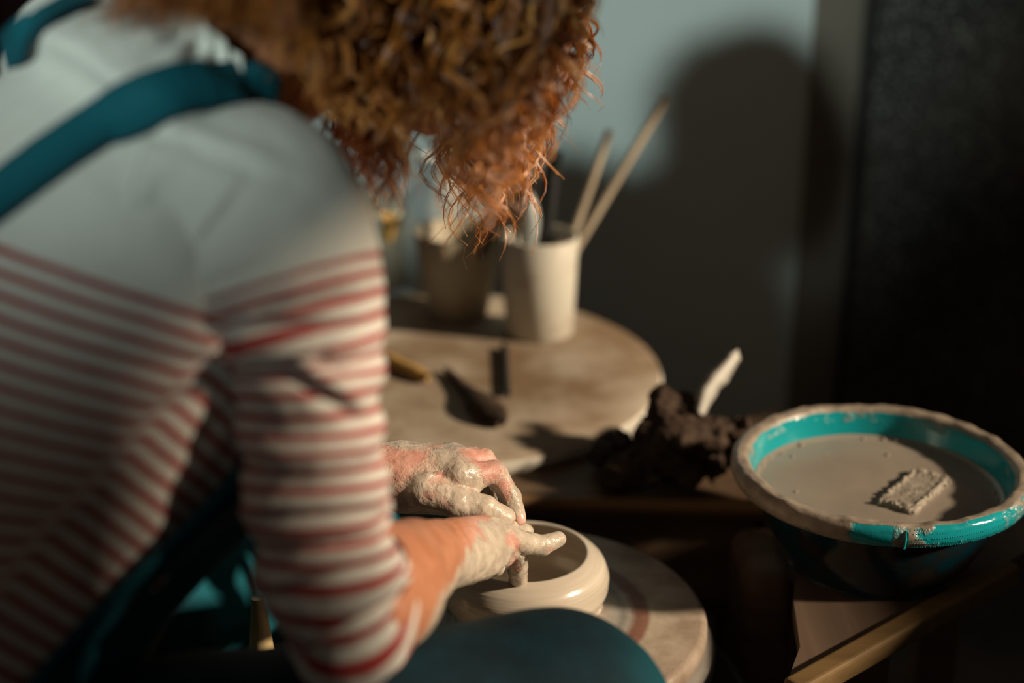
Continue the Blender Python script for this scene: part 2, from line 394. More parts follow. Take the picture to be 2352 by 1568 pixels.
# ================================================================== WHEEL, BAT, POT
zr = .667
pc = onz(1204, 1264, zr); ZW = .601; WC = np.array([pc[0], pc[1], ZW])
wh = thing('potters_wheel', "grey clay-stained potter's wheel head turning under the plaster bat", 'pottery wheel', (WC[0], WC[1], 0))
def put(name, prof, m, parent, seg=96, loc=None, smooth=True):
    v, f = lathe(prof, seg); o = mesh(name, v, f, m, None, smooth)
    o.location = loc if loc is not None else (0, 0, 0)
    if parent: o.parent = parent
    return o
put('wheel_head', [(0, .548), (.180, .548), (.186, .552), (.187, .566), (.184, .572), (.150, .5745), (0, .5745)], 'wheel', wh)
put('shaft', [(0, .20), (.03, .20), (.03, .549), (0, .549)], 'wheel', wh, 32)
hs = put('housing', [(0, 0.0), (.20, 0.0), (.205, .01), (.205, .40), (.19, .42), (0, .42)], 'pan', wh, 64)
put('splash_pan', [(.10, .43), (.210, .43), (.220, .44), (.225, .505), (.217, .505), (.211, .445), (.10, .44)], 'pan', wh, 96)
bt = put('bat', [(0, .5755), (.168, .5755), (.174, .578), (.1775, .584), (.1775, .594), (.174, .599), (.170, .6005), (0, .6005)], 'bat', None, 128, (WC[0], WC[1], 0))
tag(bt, 'round plaster throwing bat with brown and grey clay rings under the pot', 'bat')
# the pot: outer wall, rounded rim, inner wall; throwing ridges
Hh = zr - .601
out = [(.0, .0), (.062, .0), (.068, .002), (.074, .012), (.0800, .026), (.0818, .036), (.0805, .046), (.0760, .055), (.0695, .0615), (.0645, .0648), (.0615, .0662), (.0592, .0655), (.0585, .0635), (.062, .058), (.069, .050), (.073, .036), (.070, .018), (.060, .010), (.03, .008), (0, .008)]
pr = cr(np.array(out), 220)
tt = np.linspace(0, 1, 220)
v, f = lathe(pr, 160)
ang = np.arctan2(v[:, 1], v[:, 0]); rr_ = np.hypot(v[:, 0], v[:, 1])
isout = np.repeat(tt < .55, 160)
spir = np.sin((v[:, 2] * 2 * np.pi / .0125) + ang) * .00018 * (v[:, 2] > .004) * (v[:, 2] < .060)
spir += np.sin((v[:, 2] * 2 * np.pi / .0031) - ang * 1) * .00005 * (v[:, 2] > .004) * (v[:, 2] < .062)
sc = 1 + spir / np.maximum(rr_, .02)
v[:, 0] *= sc; v[:, 1] *= sc
pot = mesh('clay_pot', v, f, 'clay'); pot.location = (WC[0], WC[1], .6008)
tag(pot, 'wet beige clay pot with inward curving rim being thrown on the wheel', 'pot')
# ridge of slip round the foot of the pot
a = np.linspace(0, 2 * np.pi, 120); rr2 = .071 + .002 * np.sin(a * 7) + .0015 * np.sin(a * 13 + 1)
v, f = tube(np.stack([WC[0] + rr2 * np.cos(a), WC[1] + rr2 * np.sin(a), np.full(120, .602)], -1), .0035 + .001 * np.sin(a * 9), 8)
fr_ = mesh('foot_slip', v, f, 'clay', pot)

# ================================================================== WOODEN BENCH BEHIND THE WHEEL
bn = thing('bench', 'brown wooden bench with orange-brown edges behind the wheel, carrying the clay scraps', 'bench', (.25, 1.72, 0))
n0 = onz(1052, 1142, .598); n1 = onz(1790, 1150, .598); f0 = onz(1150, 1088, .598); f1 = onz(1450, 1020, .598)
dirf = (f1 - f0) / np.linalg.norm(f1 - f0); fa = f0 - dirf * .04; fb = f1 + dirf * .22
poly = [(n0[0], n0[1]), (n1[0], n1[1]), (fb[0], fb[1]), (fa[0], fa[1])]
v, f = prism(poly, .572, .598); bevel(mesh('plank', v, f, 'bench', bn, False), .004)
ed = [(n0, n1), (fa, fb)]
for p0, p1 in ed:
    v, f = tube([np.array([p0[0], p0[1], .590]), np.array([p1[0], p1[1], .590])], .009, 10); mesh('edge_strip', v, f, 'edge', bn)
for x in (n0[0] + .03, n1[0] - .06):
    v, f = box((x, n0[1] + .02, 0), (x + .05, n0[1] + .07, .573)); mesh('leg', v, f, 'bench', bn, False)
v, f = box((n0[0] + .02, n0[1] + .012, .44), (n1[0] - .02, n0[1] + .03, .573)); mesh('apron', v, f, 'bench', bn, False)

# board and rail under the basin
q = [onz(1802, 1580, .613), onz(1838, 1484, .613), onz(1822, 1373, .613), onz(1840, 1240, .613), onz(2352, 1120, .613), onz(2420, 1230, .613), onz(2300, 1298, .613), onz(1826, 1562, .613)]
tr = thing('side_board', 'brown tapering board beside the wheel that the turquoise basin stands on', 'board', (.4, 1.45, 0))
v, f = prism([(p[0], p[1]) for p in q][::-1], .595, .613); mesh('board', v, f, 'tray', tr, False)
ra, rb = onz(1800, 1582, .611), onz(2302, 1302, .611)
v, f = box((0, -.011, -.011), (np.linalg.norm(rb - ra), .011, .011)); v = np.array(v); e = (rb - ra) / np.linalg.norm(rb - ra); nn = np.array([e[1], -e[0], 0])
v = np.array([ra + e * p[0] + nn * (p[1] + .009) + np.array([0, 0, p[2]]) for p in v])
o = bevel(mesh('edge_rail', v, f, 'rail', tr, False), .004); o['label'] = 'ochre rounded wooden rail along the near edge'
for px_, py_ in ((.32, 1.30), (.47, 1.56), (.33, 1.56)):
    v, f = box((px_, py_, 0), (px_ + .045, py_ + .045, .596)); mesh('leg', v, f, 'bench', tr, False)
# rounded wooden block left of the board
bl = onz(1760, 1330, .56)
v, f = box((.243, bl[1] - .03, .0), (.298, bl[1] + .10, .575))
o = bevel(mesh('wooden_block', v, f, 'bench', None, False), .02, 5); tag(o, 'dark brown wooden block with rounded corner between wheel and basin board', 'block')

# ================================================================== BASIN
bc = P(2022, 1058, 1.555); zb = bc[2]; BASE = .6135; hb = zb - BASE
bs = thing('basin', 'round turquoise plastic basin with clay-caked rolled rim, full of grey slip', 'basin', (bc[0], bc[1], BASE))
prof = [(.0, .0), (.078, .0), (.084, .003), (.092, .012), (.104, .032), (.114, .055), (.1225, hb - .030), (.1245, hb - .026), (.1300, hb - .0262), (.1360, hb - .0235), (.1435, hb - .019), (.1468, hb - .012), (.1462, hb - .005), (.142, hb - .0005), (.137, hb + .0003), (.132, hb - .0005), (.1285, hb - .004), (.1265, hb - .010), (.1235, hb - .022), (.120, hb - .035), (.110, .05), (.100, .03), (.085, .008), (.04, .004), (0, .004)]
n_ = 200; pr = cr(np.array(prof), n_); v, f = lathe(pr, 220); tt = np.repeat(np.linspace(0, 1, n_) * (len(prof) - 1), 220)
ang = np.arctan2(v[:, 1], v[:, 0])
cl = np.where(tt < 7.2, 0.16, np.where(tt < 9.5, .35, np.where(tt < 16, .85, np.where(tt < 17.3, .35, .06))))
front = np.exp(-((np.mod(ang - math.radians(-62) + np.pi, 2 * np.pi) - np.pi) / .50) ** 2)      # washed clean front right rim
cl = np.where((tt > 9) & (tt < 13.2), cl - .62 * front, cl); 
left = np.exp(-((np.mod(ang - math.radians(-105) + np.pi, 2 * np.pi) - np.pi) / .13) ** 2)
cl = np.where((tt > 9) & (tt < 13.0), cl - .6 * left, cl)
rim = (tt > 12) & (tt < 16.5)
thick = np.where(rim, np.maximum(0, vnoise(np.stack([v[:, 0], v[:, 1], v[:, 2]], -1), 55, 4) * .6 + .12) * .0055, 0)
v[:, 2] += thick
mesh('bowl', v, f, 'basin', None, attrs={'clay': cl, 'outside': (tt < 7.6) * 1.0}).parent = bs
# raised tab on the rim and rows of embossed dots
def on_rim(a, t_):
    i = t_ / (len(prof) - 1) * (n_ - 1); k = int(i); p = pr[k] + (pr[min(k + 1, n_ - 1)] - pr[k]) * (i - k); return np.array([p[0] * math.cos(a), p[0] * math.sin(a), p[1]])
v = [on_rim(math.radians(-93.0) + da, t2) * np.array([s, s, 1]) + np.array([0, 0, 0]) for s in (1.0, 1.022) for da in (-.008, .008) for t2 in (9.6, 10.6, 11.6, 12.6)]
f = [(8, 9, 13, 12), (9, 10, 14, 13), (10, 11, 15, 14), (0, 8, 9, 1), (1, 9, 10, 2), (2, 10, 11, 3), (4, 5, 13, 12), (5, 6, 14, 13), (6, 7, 15, 14), (3, 11, 15, 7), (0, 4, 12, 8)]
mesh('rim_tab', v, f, 'turq', None).parent = bs
V0, F0 = [], []
ico = np.array([(1, 0, 0), (-1, 0, 0), (0, 1, 0), (0, -1, 0), (0, 0, 1), (0, 0, -1)]) * .00085
icf = [(0, 2, 4), (2, 1, 4), (1, 3, 4), (3, 0, 4), (2, 0, 5), (1, 2, 5), (3, 1, 5), (0, 3, 5)]
for t2 in (10.0, 10.7, 11.4, 12.1, 12.7):
    for a2 in np.arange(math.radians(-90.5), math.radians(-35), .017):
        if rng.random() < .12: continue
        p = on_rim(a2 + (.0085 if int(t2 * 2) % 2 else 0), t2); b0 = len(V0); V0 += list(ico + p); F0 += [tuple(b0 + i for i in q) for q in icf]
o = mesh('embossed_dots', V0, F0, 'turq', None); o.parent = bs; o['kind'] = 'stuff'
# slip
zl = hb - .0285
g = np.linspace(0, 1, 60); v, f = lathe([(r * .1220, zl) for r in g], 160)
v[:, 2] += .0006 * vnoise(v * np.array([1, 1, 0]), 30, 2) + .0022 * sstep(np.hypot(v[:, 0], v[:, 1]), .1165, .1220)
sp = mesh('slip', v, f, 'slip'); sp.location = (bc[0], bc[1], BASE); tag(sp, 'smooth grey-brown clay slip filling the turquoise basin', 'slip')
V0, F0 = [], []
for k in range(46):
    a2 = rng.uniform(0, 2 * np.pi); r2 = .1165 + rng.normal(0, .002)
    if rng.random() < .2: r2 = rng.uniform(.05, .112)
    s = rng.uniform(.0009, .0026)
    vv, ff = lathe([(s * math.sin(t) + 1e-6, s * math.cos(t)) for t in np.linspace(0, np.pi / 2, 5)], 8)
    b0 = len(V0); V0 += [tuple(q + np.array([r2 * math.cos(a2), r2 * math.sin(a2), zl])) for q in vv]; F0 += [tuple(b0 + i for i in q) for q in ff]
o = mesh('bubbles', V0, F0, 'slip', None); o.parent = sp; o['kind'] = 'stuff'
# sponge afloat
s0 = onz(2000, 1168, BASE + zl); s1 = onz(2090, 1092, BASE + zl); s2 = onz(2185, 1105, BASE + zl); s3 = onz(2115, 1165, BASE + zl)
def sponge_sdf(G):
    c = (s0 + s1 + s2 + s3) / 4; c = np.array([c[0], c[1], BASE + zl + .001]); e = unit(s1 - s0); e[2] = 0; e = unit(e); n = np.array([e[1], -e[0], 0])
    L = np.linalg.norm(s1 - s0) / 2; Wd = .019
    p = G - c; x = np.abs(p @ e) - L + .004; y = np.abs(p @ n) - Wd + .004; z = np.abs(p[..., 2] + .003) - .0035
    q = np.stack([x, y, z], -1); d = np.linalg.norm(np.maximum(q, 0), axis=-1) + np.minimum(q.max(-1), 0) - .004
    edge = sstep(np.maximum(np.abs(p @ e) / L, np.abs(p @ n) / Wd), .62, .95)
    return d + vnoise(G, 330, 3) * .0036 * (.25 + .75 * edge) - .002 * edge + .0012
c4 = (s0 + s1 + s2 + s3) / 4
V, Q = surface_nets(sponge_sdf, (c4[0] - .06, c4[1] - .06, BASE + zl - .012), (c4[0] + .06, c4[1] + .06, BASE + zl + .016), .0011)
o = mesh('sponge', V, Q, 'sponge', origin=(c4[0], c4[1], BASE + zl)); tag(o, 'oblong clay-soaked sponge floating in the grey slip of the basin', 'sponge')

# ================================================================== CLAY SCRAPS AND THE WHITE BLADE
ccs = []
base = onz(1560, 1125, .598)
for k in range(46):
    a2 = rng.uniform(0, 2 * np.pi); r2 = rng.random() ** .5 * .085; hgt = (1 - (r2 / .095) ** 1.5)
    ccs.append((base + np.array([r2 * math.cos(a2) * 1.0, r2 * math.sin(a2) * .8 + .035, (.012 + rng.random() * .085 * hgt)]), rng.uniform(.012, .024)))
ccs += [(P(1530, 960, 1.78), .020), (P(1500, 1000, 1.77), .022), (P(1620, 985, 1.78), .024), (P(1680, 985, 1.78), .018), (P(1560, 1010, 1.75), .03), (P(1450, 1080, 1.76), .022), (P(1410, 1105, 1.76), .013)]
def lump_sdf(G):
    d = np.full(G.shape[:-1], 1.0)
    for c, r in ccs: d = np.minimum(d, np.linalg.norm((G - c) * np.array([1, 1, 1.25]), axis=-1) - r)
    return d + .017 * vnoise(G, 48, 4) + .005 * vnoise(G, 160, 2)
V, Q = surface_nets(lump_sdf, (base[0] - .14, base[1] - .12, .592), (base[0] + .14, base[1] + .16, .76), .0028)
V[:, 2] = np.maximum(V[:, 2], .5985)
o = mesh('clay_scraps', V, Q, 'lump', origin=(base[0], base[1], .5985)); tag(o, 'heap of dark crumpled clay scraps on the bench beside the basin', 'clay')
def jag(tt_): return .0016 * np.sin(tt_ * 31) + .0022 * (np.abs((tt_ * 5) % 1 - .5) - .25)
bp = cr([P(1607, 950, 1.76), P(1625, 900, 1.765), P(1655, 860, 1.775), P(1680, 828, 1.785), P(1694, 803, 1.795)], 40)
tq = np.linspace(0, 1, 40); wd = .0125 * np.interp(tq, [0, .15, .45, .58, .62, .8, 1], [.35, .8, 1.0, .95, .7, .75, .12]) + jag(tq) * .6
dirx = unit(np.array([.85, .1, -.45])); nrm = unit(np.cross(dirx, bp[-1] - bp[0]))
v = np.concatenate([[p + dirx * s * w_ + nrm * k for s, k in ((-1, .0), (0, .0011), (1, 0), (0, -.0011))] for p, w_ in zip(bp, wd)])
o = mesh('trimming_blade', v, grid_faces(40, 4), 'pale', origin=bp[0]); tag(o, 'thin pale jagged blade sticking up out of the dark clay scraps', 'tool')

# ================================================================== ROUND TABLE WITH TOOLS BEHIND
TZ = .62; tc = np.array([-.105, 1.915])
rt = thing('round_table', 'round plaster-dusted table with thick pale rim holding the tool pots', 'table', (tc[0], tc[1], 0))
R_ = .303
v, f = lathe([(0, TZ - .025), (R_ - .06, TZ - .13), (R_ - .045, TZ - .13), (R_ - .012, TZ - .03), (R_, TZ - .012), (R_ - .003, TZ - .004)], 128)
mesh('side', v, f, 'plasterside', None).parent = rt
v, f = lathe([(R_ - .003, TZ - .004), (R_ - .010, TZ), (R_ * .6, TZ), (0, TZ)], 128); mesh('top', v, f, 'plaster', None).parent = rt
v, f = lathe([(0, 0), (.16, 0), (.16, .02), (.05, .04), (.045, TZ - .12), (0, TZ - .12)], 48); mesh('pedestal', v, f, 'pan', None).parent = rt
def cup(name, label, px, py, r0, r1, h, m, wall=.004):
    b = onz(px, py, TZ); b = np.array([b[0], b[1] + r0, TZ])
    v, f = lathe([(0, 0), (r0 - .003, 0), (r0, .003), (r1, h - .002), (r1 - wall / 2, h), (r1 - wall, h - .002), (r0 - wall, .006), (0, .006)], 64)
    o = mesh(name, v, f, m); o.location = (b[0], b[1], TZ + .0003); tag(o, label, 'cup'); return b
c1 = cup('tool_cup', 'white cup with reddish stains on the round table holding long sticks', 1240, 790, .047, .053, .142, 'cup')
c2 = cup('tool_cup', 'shaded beige flared cup left of the white cup', 1052, 742, .042, .062, .125, 'cup2')
c3 = cup('tool_cup', 'pale cup half hidden by the sleeve at the left of the round table', 870, 672, .045, .056, .125, 'cup2')
# big grey white jug behind
jb = onz(1000, 690, TZ); v, f = lathe([(0, 0), (.055, 0), (.06, .004), (.066, .06), (.06, .13), (.035, .165), (.032, .19), (.036, .20), (.031, .20), (.028, .19), (.03, .165), (.055, .13), (.06, .06), (.054, .01), (0, .01)], 64)
o = mesh('jug', v, f, 'greyt'); o.location = (jb[0] + .01, jb[1] + .075, TZ + .0003); tag(o, 'grey-white jug standing behind the two beige cups', 'jug')
def stick(name, label, cat, p0, p1, r0, r1, m, group=None, n=8):
    pts = np.linspace(p0, p1, n); v, f = tube(pts, np.linspace(r0, r1, n), 12); o = mesh(name, v, f, m, origin=p0); return tag(o, label, cat, group)
b1 = np.array([c1[0], c1[1], TZ + .01])
stick('long_stick', 'long pale stick rising to the right out of the white cup, the lower one', 'tool', b1 + (-.01, .01, 0), P(1530, 222, 2.20), .005, .0065, 'woodt')
stick('long_stick', 'long pale stick rising steeply out of the white cup, left of the lower one', 'tool', b1 + (.005, .015, 0), P(1400, 300, 2.20), .005, .006, 'woodt')
o = stick('brush', 'black-handled brush standing upright in the white cup', 'brush', b1 + (0, .02, 0), P(1272, 345, 2.16), .007, .012, 'black')
o = stick('brush', 'dark thin brush leaning left in the white cup', 'brush', b1 + (-.02, .0, .0), P(1200, 330, 2.15), .004, .009, 'black')
p0 = b1 + (-.01, -.02, 0); p1 = P(1215, 440, 2.12); pts = np.linspace(p0, p1, 16); v, f = tube(pts, [.003] * 8 + [.0035, .006, .010, .013, .014, .013, .009, .004], 14)
o = mesh('spoon', v, f, 'greyt', origin=p0); tag(o, 'grey-white spoon standing in the white cup', 'spoon')
b2 = np.array([c2[0], c2[1], TZ + .01])
stick('short_tool', 'short dark tool standing in the shaded beige cup', 'tool', b2, P(1130, 500, 2.14), .006, .014, 'black')
b3 = np.array([c3[0], c3[1], TZ + .01])
stick('yellow_brush', 'yellow tool standing in the pale cup beside the sleeve', 'brush', b3, P(895, 500, 2.28), .006, .012, 'yellow')
g0, g1 = onz(872, 818, TZ + .009), onz(985, 868, TZ + .009)
v, f = tube(np.linspace(g0, g1, 10), [.006, .009, .010, .0095, .009, .009, .009, .009, .008, .004], 12); o = mesh('wooden_tool', v, f, 'yellow', origin=g0); tag(o, 'yellow wooden handled tool lying on the round table by the sleeve', 'tool')
g0, g1 = onz(1025, 845, TZ + .008), onz(1150, 968, TZ + .010)
v, f = tube(np.linspace(g0, g1, 14), [.005, .006, .006, .007, .008, .009, .011, .014, .018, .021, .022, .021, .016, .006], 16)
v[:, 2] = TZ + .0005 + (v[:, 2] - TZ).clip(0) * .7; o = mesh('wide_brush', v, f, 'lump', origin=g0); tag(o, 'dark flat brush with broad rounded head lying on the round table', 'brush')
g0, g1 = onz(1165, 905, TZ + .005), onz(1158, 795, TZ + .005)
stick('needle_tool', 'thin dark needle tool lying in front of the white cup', 'tool', g0, g1, .0045, .005, 'black')

# ================================================================== THE POTTER
per = thing('person', 'person with curly copper hair in striped shirt and denim dungarees bending over the wheel', 'person', (-.45, .95, 0))
def child(o): o.parent = per; o.location = Vector(o.location) - per.location; return o
F_ = unit(np.array([.80, .60, 0])); R3 = np.array([.60, -.80, 0]); bend = math.radians(50)
A3 = F_ * math.sin(bend) + np.array([0, 0, math.cos(bend)]); N3 = -F_ * math.cos(bend) + np.array([0, 0, math.sin(bend)])
S1 = P(300, 600, 1.07)
# ---- shirt torso: rings (centre, half width, back thickness, front thickness, stripe coordinate)
CN = P(455, 168, 1.05)
T = [  # centre, w, tb, tf, s
    (S1 - .50 * A3, .165, .130, .14, 36.0),
    (S1 - .36 * A3, .155, .120, .14, 27.0),
    (S1 - .24 * A3, .150, .115, .14, 18.3),
    (S1 - .14 * A3, .155, .125, .155, 10.8),
    (S1 - .06 * A3, .163, .135, .155, 4.7),
    (S1, .164, .138, .145, .1),
    (S1 + .05 * A3 + .006 * N3, .155, .13, .12, -3.5),
    (S1 * .45 + CN * .55 + .012 * N3, .130, .112, .09, -7),
    (S1 * .18 + CN * .82 + .006 * N3, .098, .085, .07, -10),
    (CN, .072, .058, .055, -12),
    (CN + .012 * A3 + .012 * N3, .068, .056, .052, -13)]
nT, nP = 200, 200
tc_ = cr([t[0] for t in T], nT); tw = cr([[t[1], t[2], t[3], t[4]] for t in T], nT)
ph = np.linspace(0, 2 * np.pi, nP, endpoint=False)
cs, sn = np.cos(ph), np.sin(ph); ex = 2 / 2.25
cx = np.sign(cs) * np.abs(cs) ** ex; sx = np.sign(sn) * np.abs(sn) ** ex
thk = np.where(sn[None] > 0, tw[:, 1:2], tw[:, 2:3])
VT = tc_[:, None] + (tw[:, 0:1] * cx[None])[..., None] * R3 + (thk * sx[None])[..., None] * N3
sC = np.repeat(tw[:, 3:4], nP, 1)
PH = np.repeat(ph[None], nT, 0)
Qt = grid_faces(nT, nP)
Vf = VT.reshape(-1, 3); Nf = vnormals(Vf, Qt)
if ((Vf - np.repeat(tc_, nP, 0)) * Nf).sum() < 0: Nf = -Nf; Qt = Qt[:, ::-1]
px_, py_, dd_ = proj(Vf)
s_ = sC.ravel(); phf = PH.ravel()
disp = .0045 * vnoise(Vf, 16, 4)
# drag lines fanning from the armpit, gathers at the collar
apx = P(520, 790, 1.0); da = Vf - apx; ra_ = np.linalg.norm(da, axis=1); th_ = np.arctan2(da @ A3, da @ N3)
disp += .0020 * np.sin(th_ * 13 + vnoise(Vf, 12, 2) * 2.5) * np.exp(-((ra_ - .05) / .07) ** 2)
disp += .0030 * np.sin(phf * 26 + 2.5 * vnoise(Vf, 20, 2)) * sstep(s_, -8.5, -11.5)
disp += .0025 * np.sin(s_ * .9 + phf * 2 + 2 * vnoise(Vf, 9, 2)) * sstep(s_, 6, 12)
seam_t = np.exp(-((phf - math.radians(352)) / .016) ** 2)
seam_t = np.exp(-((np.mod(phf - math.radians(2) + np.pi, 2 * np.pi) - np.pi) / .014) ** 2) * (s_ > .3)
disp += seam_t * .0012
Vf = Vf + Nf * disp[:, None]
s2 = s_ - 4.8 * np.maximum(0, np.sin(phf)) + np.where(np.mod(phf - math.radians(2) + np.pi, 2 * np.pi) - np.pi < 0, .40, 0) * (s_ > .5)
torso = child(mesh('shirt_body', Vf, Qt, 'shirt', attrs={'stripe': s2, 'seam': seam_t}))
torso['label'] = 'white yoke over red and white stripes'
# ---- right sleeve: rings given by their two outline points, distance, thickness, stripe coordinate
SL = [  # L, R, d, b, s
    ((372, 702), (425, 262), .992, .076, -8),
    ((374, 704), (520, 246), .990, .074, -6),
    ((378, 706), (640, 245), .986, .068, -5),
    ((384, 708), (755, 315), .980, .062, -3.5),
    ((390, 712), (830, 430), .975, .058, -2),
    ((396, 718), (860, 530), .970, .056, -.8),
    ((402, 724), (868, 578), .970, .054, .06),
    ((436, 768), (880, 650), .970, .050, 1.9),
    ((508, 800), (884, 745), .972, .046, 3.9),
    ((530, 850), (880, 830), .975, .047, 5.9),
    ((534, 930), (876, 920), .976, .048, 7.9),
    ((546, 1010), (884, 1005), .978, .048, 9.9),
    ((556, 1090), (888, 1085), .979, .047, 11.8),
    ((562, 1170), (892, 1160), .980, .047, 13.7),
    ((578, 1245), (903, 1230), .982, .048, 15.6),
    ((592, 1315), (926, 1295), .984, .049, 17.4),
    ((610, 1368), (944, 1345), .990, .050, 19.2),
    ((640, 1405), (950, 1385), 1.003, .051, 21.0),
    ((672, 1415), (950, 1392), 1.026, .0505, 22.8),
    ((700, 1412), (948, 1384), 1.052, .047, 24.5)]
Lp = np.array([P(*l[0], l[2]) for l in SL]); Rp = np.array([P(*l[1], l[2]) for l in SL])
ns, nq = 260, 160
ctr = cr((Lp + Rp) / 2, ns); ax_ = cr((Rp - Lp) / 2, ns); bb = cr([[l[3], l[4]] for l in SL], ns)
tg = np.gradient(ctr, axis=0); k5 = np.ones(13) / 13
tg = unit(np.stack([np.convolve(np.pad(tg[:, i], 6, 'edge'), k5, 'valid') for i in range(3)], -1))
bd = unit(np.cross(tg, unit(ax_)))
ph = np.linspace(0, 2 * np.pi, nq, endpoint=False)
VS = ctr[:, None] + ax_[:, None] * np.cos(ph)[None, :, None] + (bb[:, 0:1] * np.sin(ph)[None])[..., None] * bd[:, None]
Vs = VS.reshape(-1, 3); Qs = grid_faces(ns, nq); Ns = vnormals(Vs, Qs)
if ((Vs - np.repeat(ctr, nq, 0)) * Ns).sum() < 0: Ns = -Ns; Qs = Qs[:, ::-1]
ss = np.repeat(bb[:, 1], nq); phs = np.tile(ph, ns); px_, py_, _ = proj(Vs)
near = sstep(np.sin(phs), -.2, .3)
disp = .0040 * vnoise(Vs, 18, 4)
disp += .0035 * np.sin(ss * 1.55 + .9 * np.sin(phs * 1.5 + 1) + 1.6 * vnoise(Vs, 18, 2)) * sstep(ss, 12, 15)
disp += .0022 * np.sin(ss * 2.1 + 1.3 * np.cos(phs * 2) + 2 * vnoise(Vs, 15, 2)) * sstep(ss, 3, 5) * (1 - sstep(ss, 11, 14))
def crease(x0, y0, x1, y1, wdt, dep):    # a fold running between two spots on the near side
    ex_, ey_ = x1 - x0, y1 - y0; L2 = ex_ ** 2 + ey_ ** 2; t = np.clip(((px_ - x0) * ex_ + (py_ - y0) * ey_) / L2, 0, 1)
    sd = ((px_ - x0) * ey_ - (py_ - y0) * ex_) / L2 ** .5; r = np.hypot(px_ - x0 - t * ex_, py_ - y0 - t * ey_)
    en = np.sin(np.pi * np.clip(t, .02, .98)) ** .5
    return near * en * dep * (np.exp(-((r - 0) / wdt) ** 2) * 1.0 - .9 * np.exp(-((sd + wdt * 1.3) / wdt) ** 2) * (r < 3 * wdt))
disp += -crease(425, 775, 830, 755, 26, .014) * .9
disp += crease(640, 800, 835, 940, 20, .008)
disp += crease(640, 690, 830, 640, 22, .005)
disp += crease(530, 800, 700, 790, 18, .009)
disp += crease(420, 300, 640, 380, 22, .004) + crease(430, 560, 540, 420, 18, .003) + crease(420, 650, 640, 560, 22, .003)
disp += crease(565, 1170, 880, 1150, 18, .005) + crease(640, 1240, 900, 1215, 18, .005) + crease(600, 1350, 900, 1260, 20, .006) + crease(700, 1480, 930, 1330, 20, .006)
Vs = Vs + Ns * disp[:, None]
seam_s = np.exp(-((ss + 7.75) / .28) ** 2); Vs = Vs + Ns * (seam_s * .002)[:, None]
o = child(mesh('sleeve', Vs, Qs, 'shirt', attrs={'stripe': ss, 'seam': seam_s}))
so_ = o.modifiers.new('solid', 'SOLIDIFY'); so_.thickness = .0016; so_.offset = -1
# ---- left sleeve (behind the back)
LSH = CN - R3 * .15 - A3 * .03 - N3 * .01; LEL = P(590, 1000, 1.36); LWR = P(885, 1090, 1.395)
pts = cr([LSH + R3 * .04, LSH, LSH * .5 + LEL * .5, LEL, LEL * .75 + P(770, 1080, 1.375) * .25], 60)
v, f = tube(pts, np.interp(np.linspace(0, 1, 60), [0, .25, .6, .8, 1], [.06, .06, .05, .046, .040]), 48, False)
o = child(mesh('sleeve', v, f, 'shirt', attrs={'stripe': np.repeat(np.linspace(-6, 22, 60), 48), 'seam': np.zeros(60 * 48)}))

# ---- bodies of hands and forearms by smooth implicit surfaces
W3 = P(1003, 1270, 1.255)
def px3(l): return [P(*q) for q in l]
rf = {'index': (px3([(1160, 1232, 1.355), (1205, 1246, 1.375), (1246, 1252, 1.388), (1281, 1238, 1.398)]), [.0115, .0098, .0090, .0074]),
      'middle': (px3([(1150, 1250, 1.350), (1184, 1262, 1.385), (1187, 1300, 1.42), (1190, 1345, 1.458)]), [.0112, .0102, .0098, .0085]),
      'ring': (px3([(1132, 1270, 1.335), (1158, 1276, 1.37), (1145, 1288, 1.40), (1115, 1275, 1.405)]), [.011, .0093, .0085, .0072]),
      'little': (px3([(1105, 1290, 1.325), (1138, 1300, 1.35), (1130, 1306, 1.372), (1100, 1292, 1.385)]), [.0098, .008, .0072, .0062]),
      'thumb': (px3([(1040, 1238, 1.30), (1110, 1222, 1.345), (1165, 1215, 1.385), (1205, 1222, 1.41)]), [.0145, .0125, .0105, .0085])}
EL3 = P(800, 1392, 1.005)
def rhand(G):
    arm = chain(G, [EL3, P(868, 1350, 1.09), P(945, 1300, 1.185), W3], [.045, .045, .034, .0275], .01)
    nb = unit(np.cross(unit(P(1130, 1255, 1.34) - W3), unit(P(1110, 1295, 1.33) - P(1140, 1225, 1.36))))
    palm = cap_(G, P(1030, 1262, 1.285), P(1140, 1238, 1.352), .0215, .0165, nb, 1.15)
    palm = smin(palm, cap_(G, P(1025, 1278, 1.28), P(1130, 1268, 1.340), .0225, .0155), .008)
    palm = smin(palm, cap_(G, P(1020, 1295, 1.275), P(1105, 1292, 1.325), .0205, .0145), .008)
    palm = smin(palm, arm, .012)
    palm = smin(palm, cap_(G, P(1030, 1245, 1.295), P(1100, 1224, 1.345), .018, .013), .008)
    d = palm
    for k, (p, r) in rf.items(): d = np.minimum(d, smin(palm, chain(G, p, r, .0025), .006 if k != 'thumb' else .009))
    for q, r in (((1148, 1330, 1.30), .0), ):
        pass
    # slip running off the edge of the hand
    d = smin(d, cap_(G, P(1022, 1335, 1.272), P(1078, 1318, 1.31), .0065, .005), .006)
    d = smin(d, cap_(G, P(1072, 1318, 1.31), P(1082, 1334, 1.31), .0040, .0022), .004)
    return d
b = np.array([EL3, W3] + [q for p, _ in rf.values() for q in p])
Vr, Qr = surface_nets(rhand, b.min(0) - .05, b.max(0) + .02, .0016)
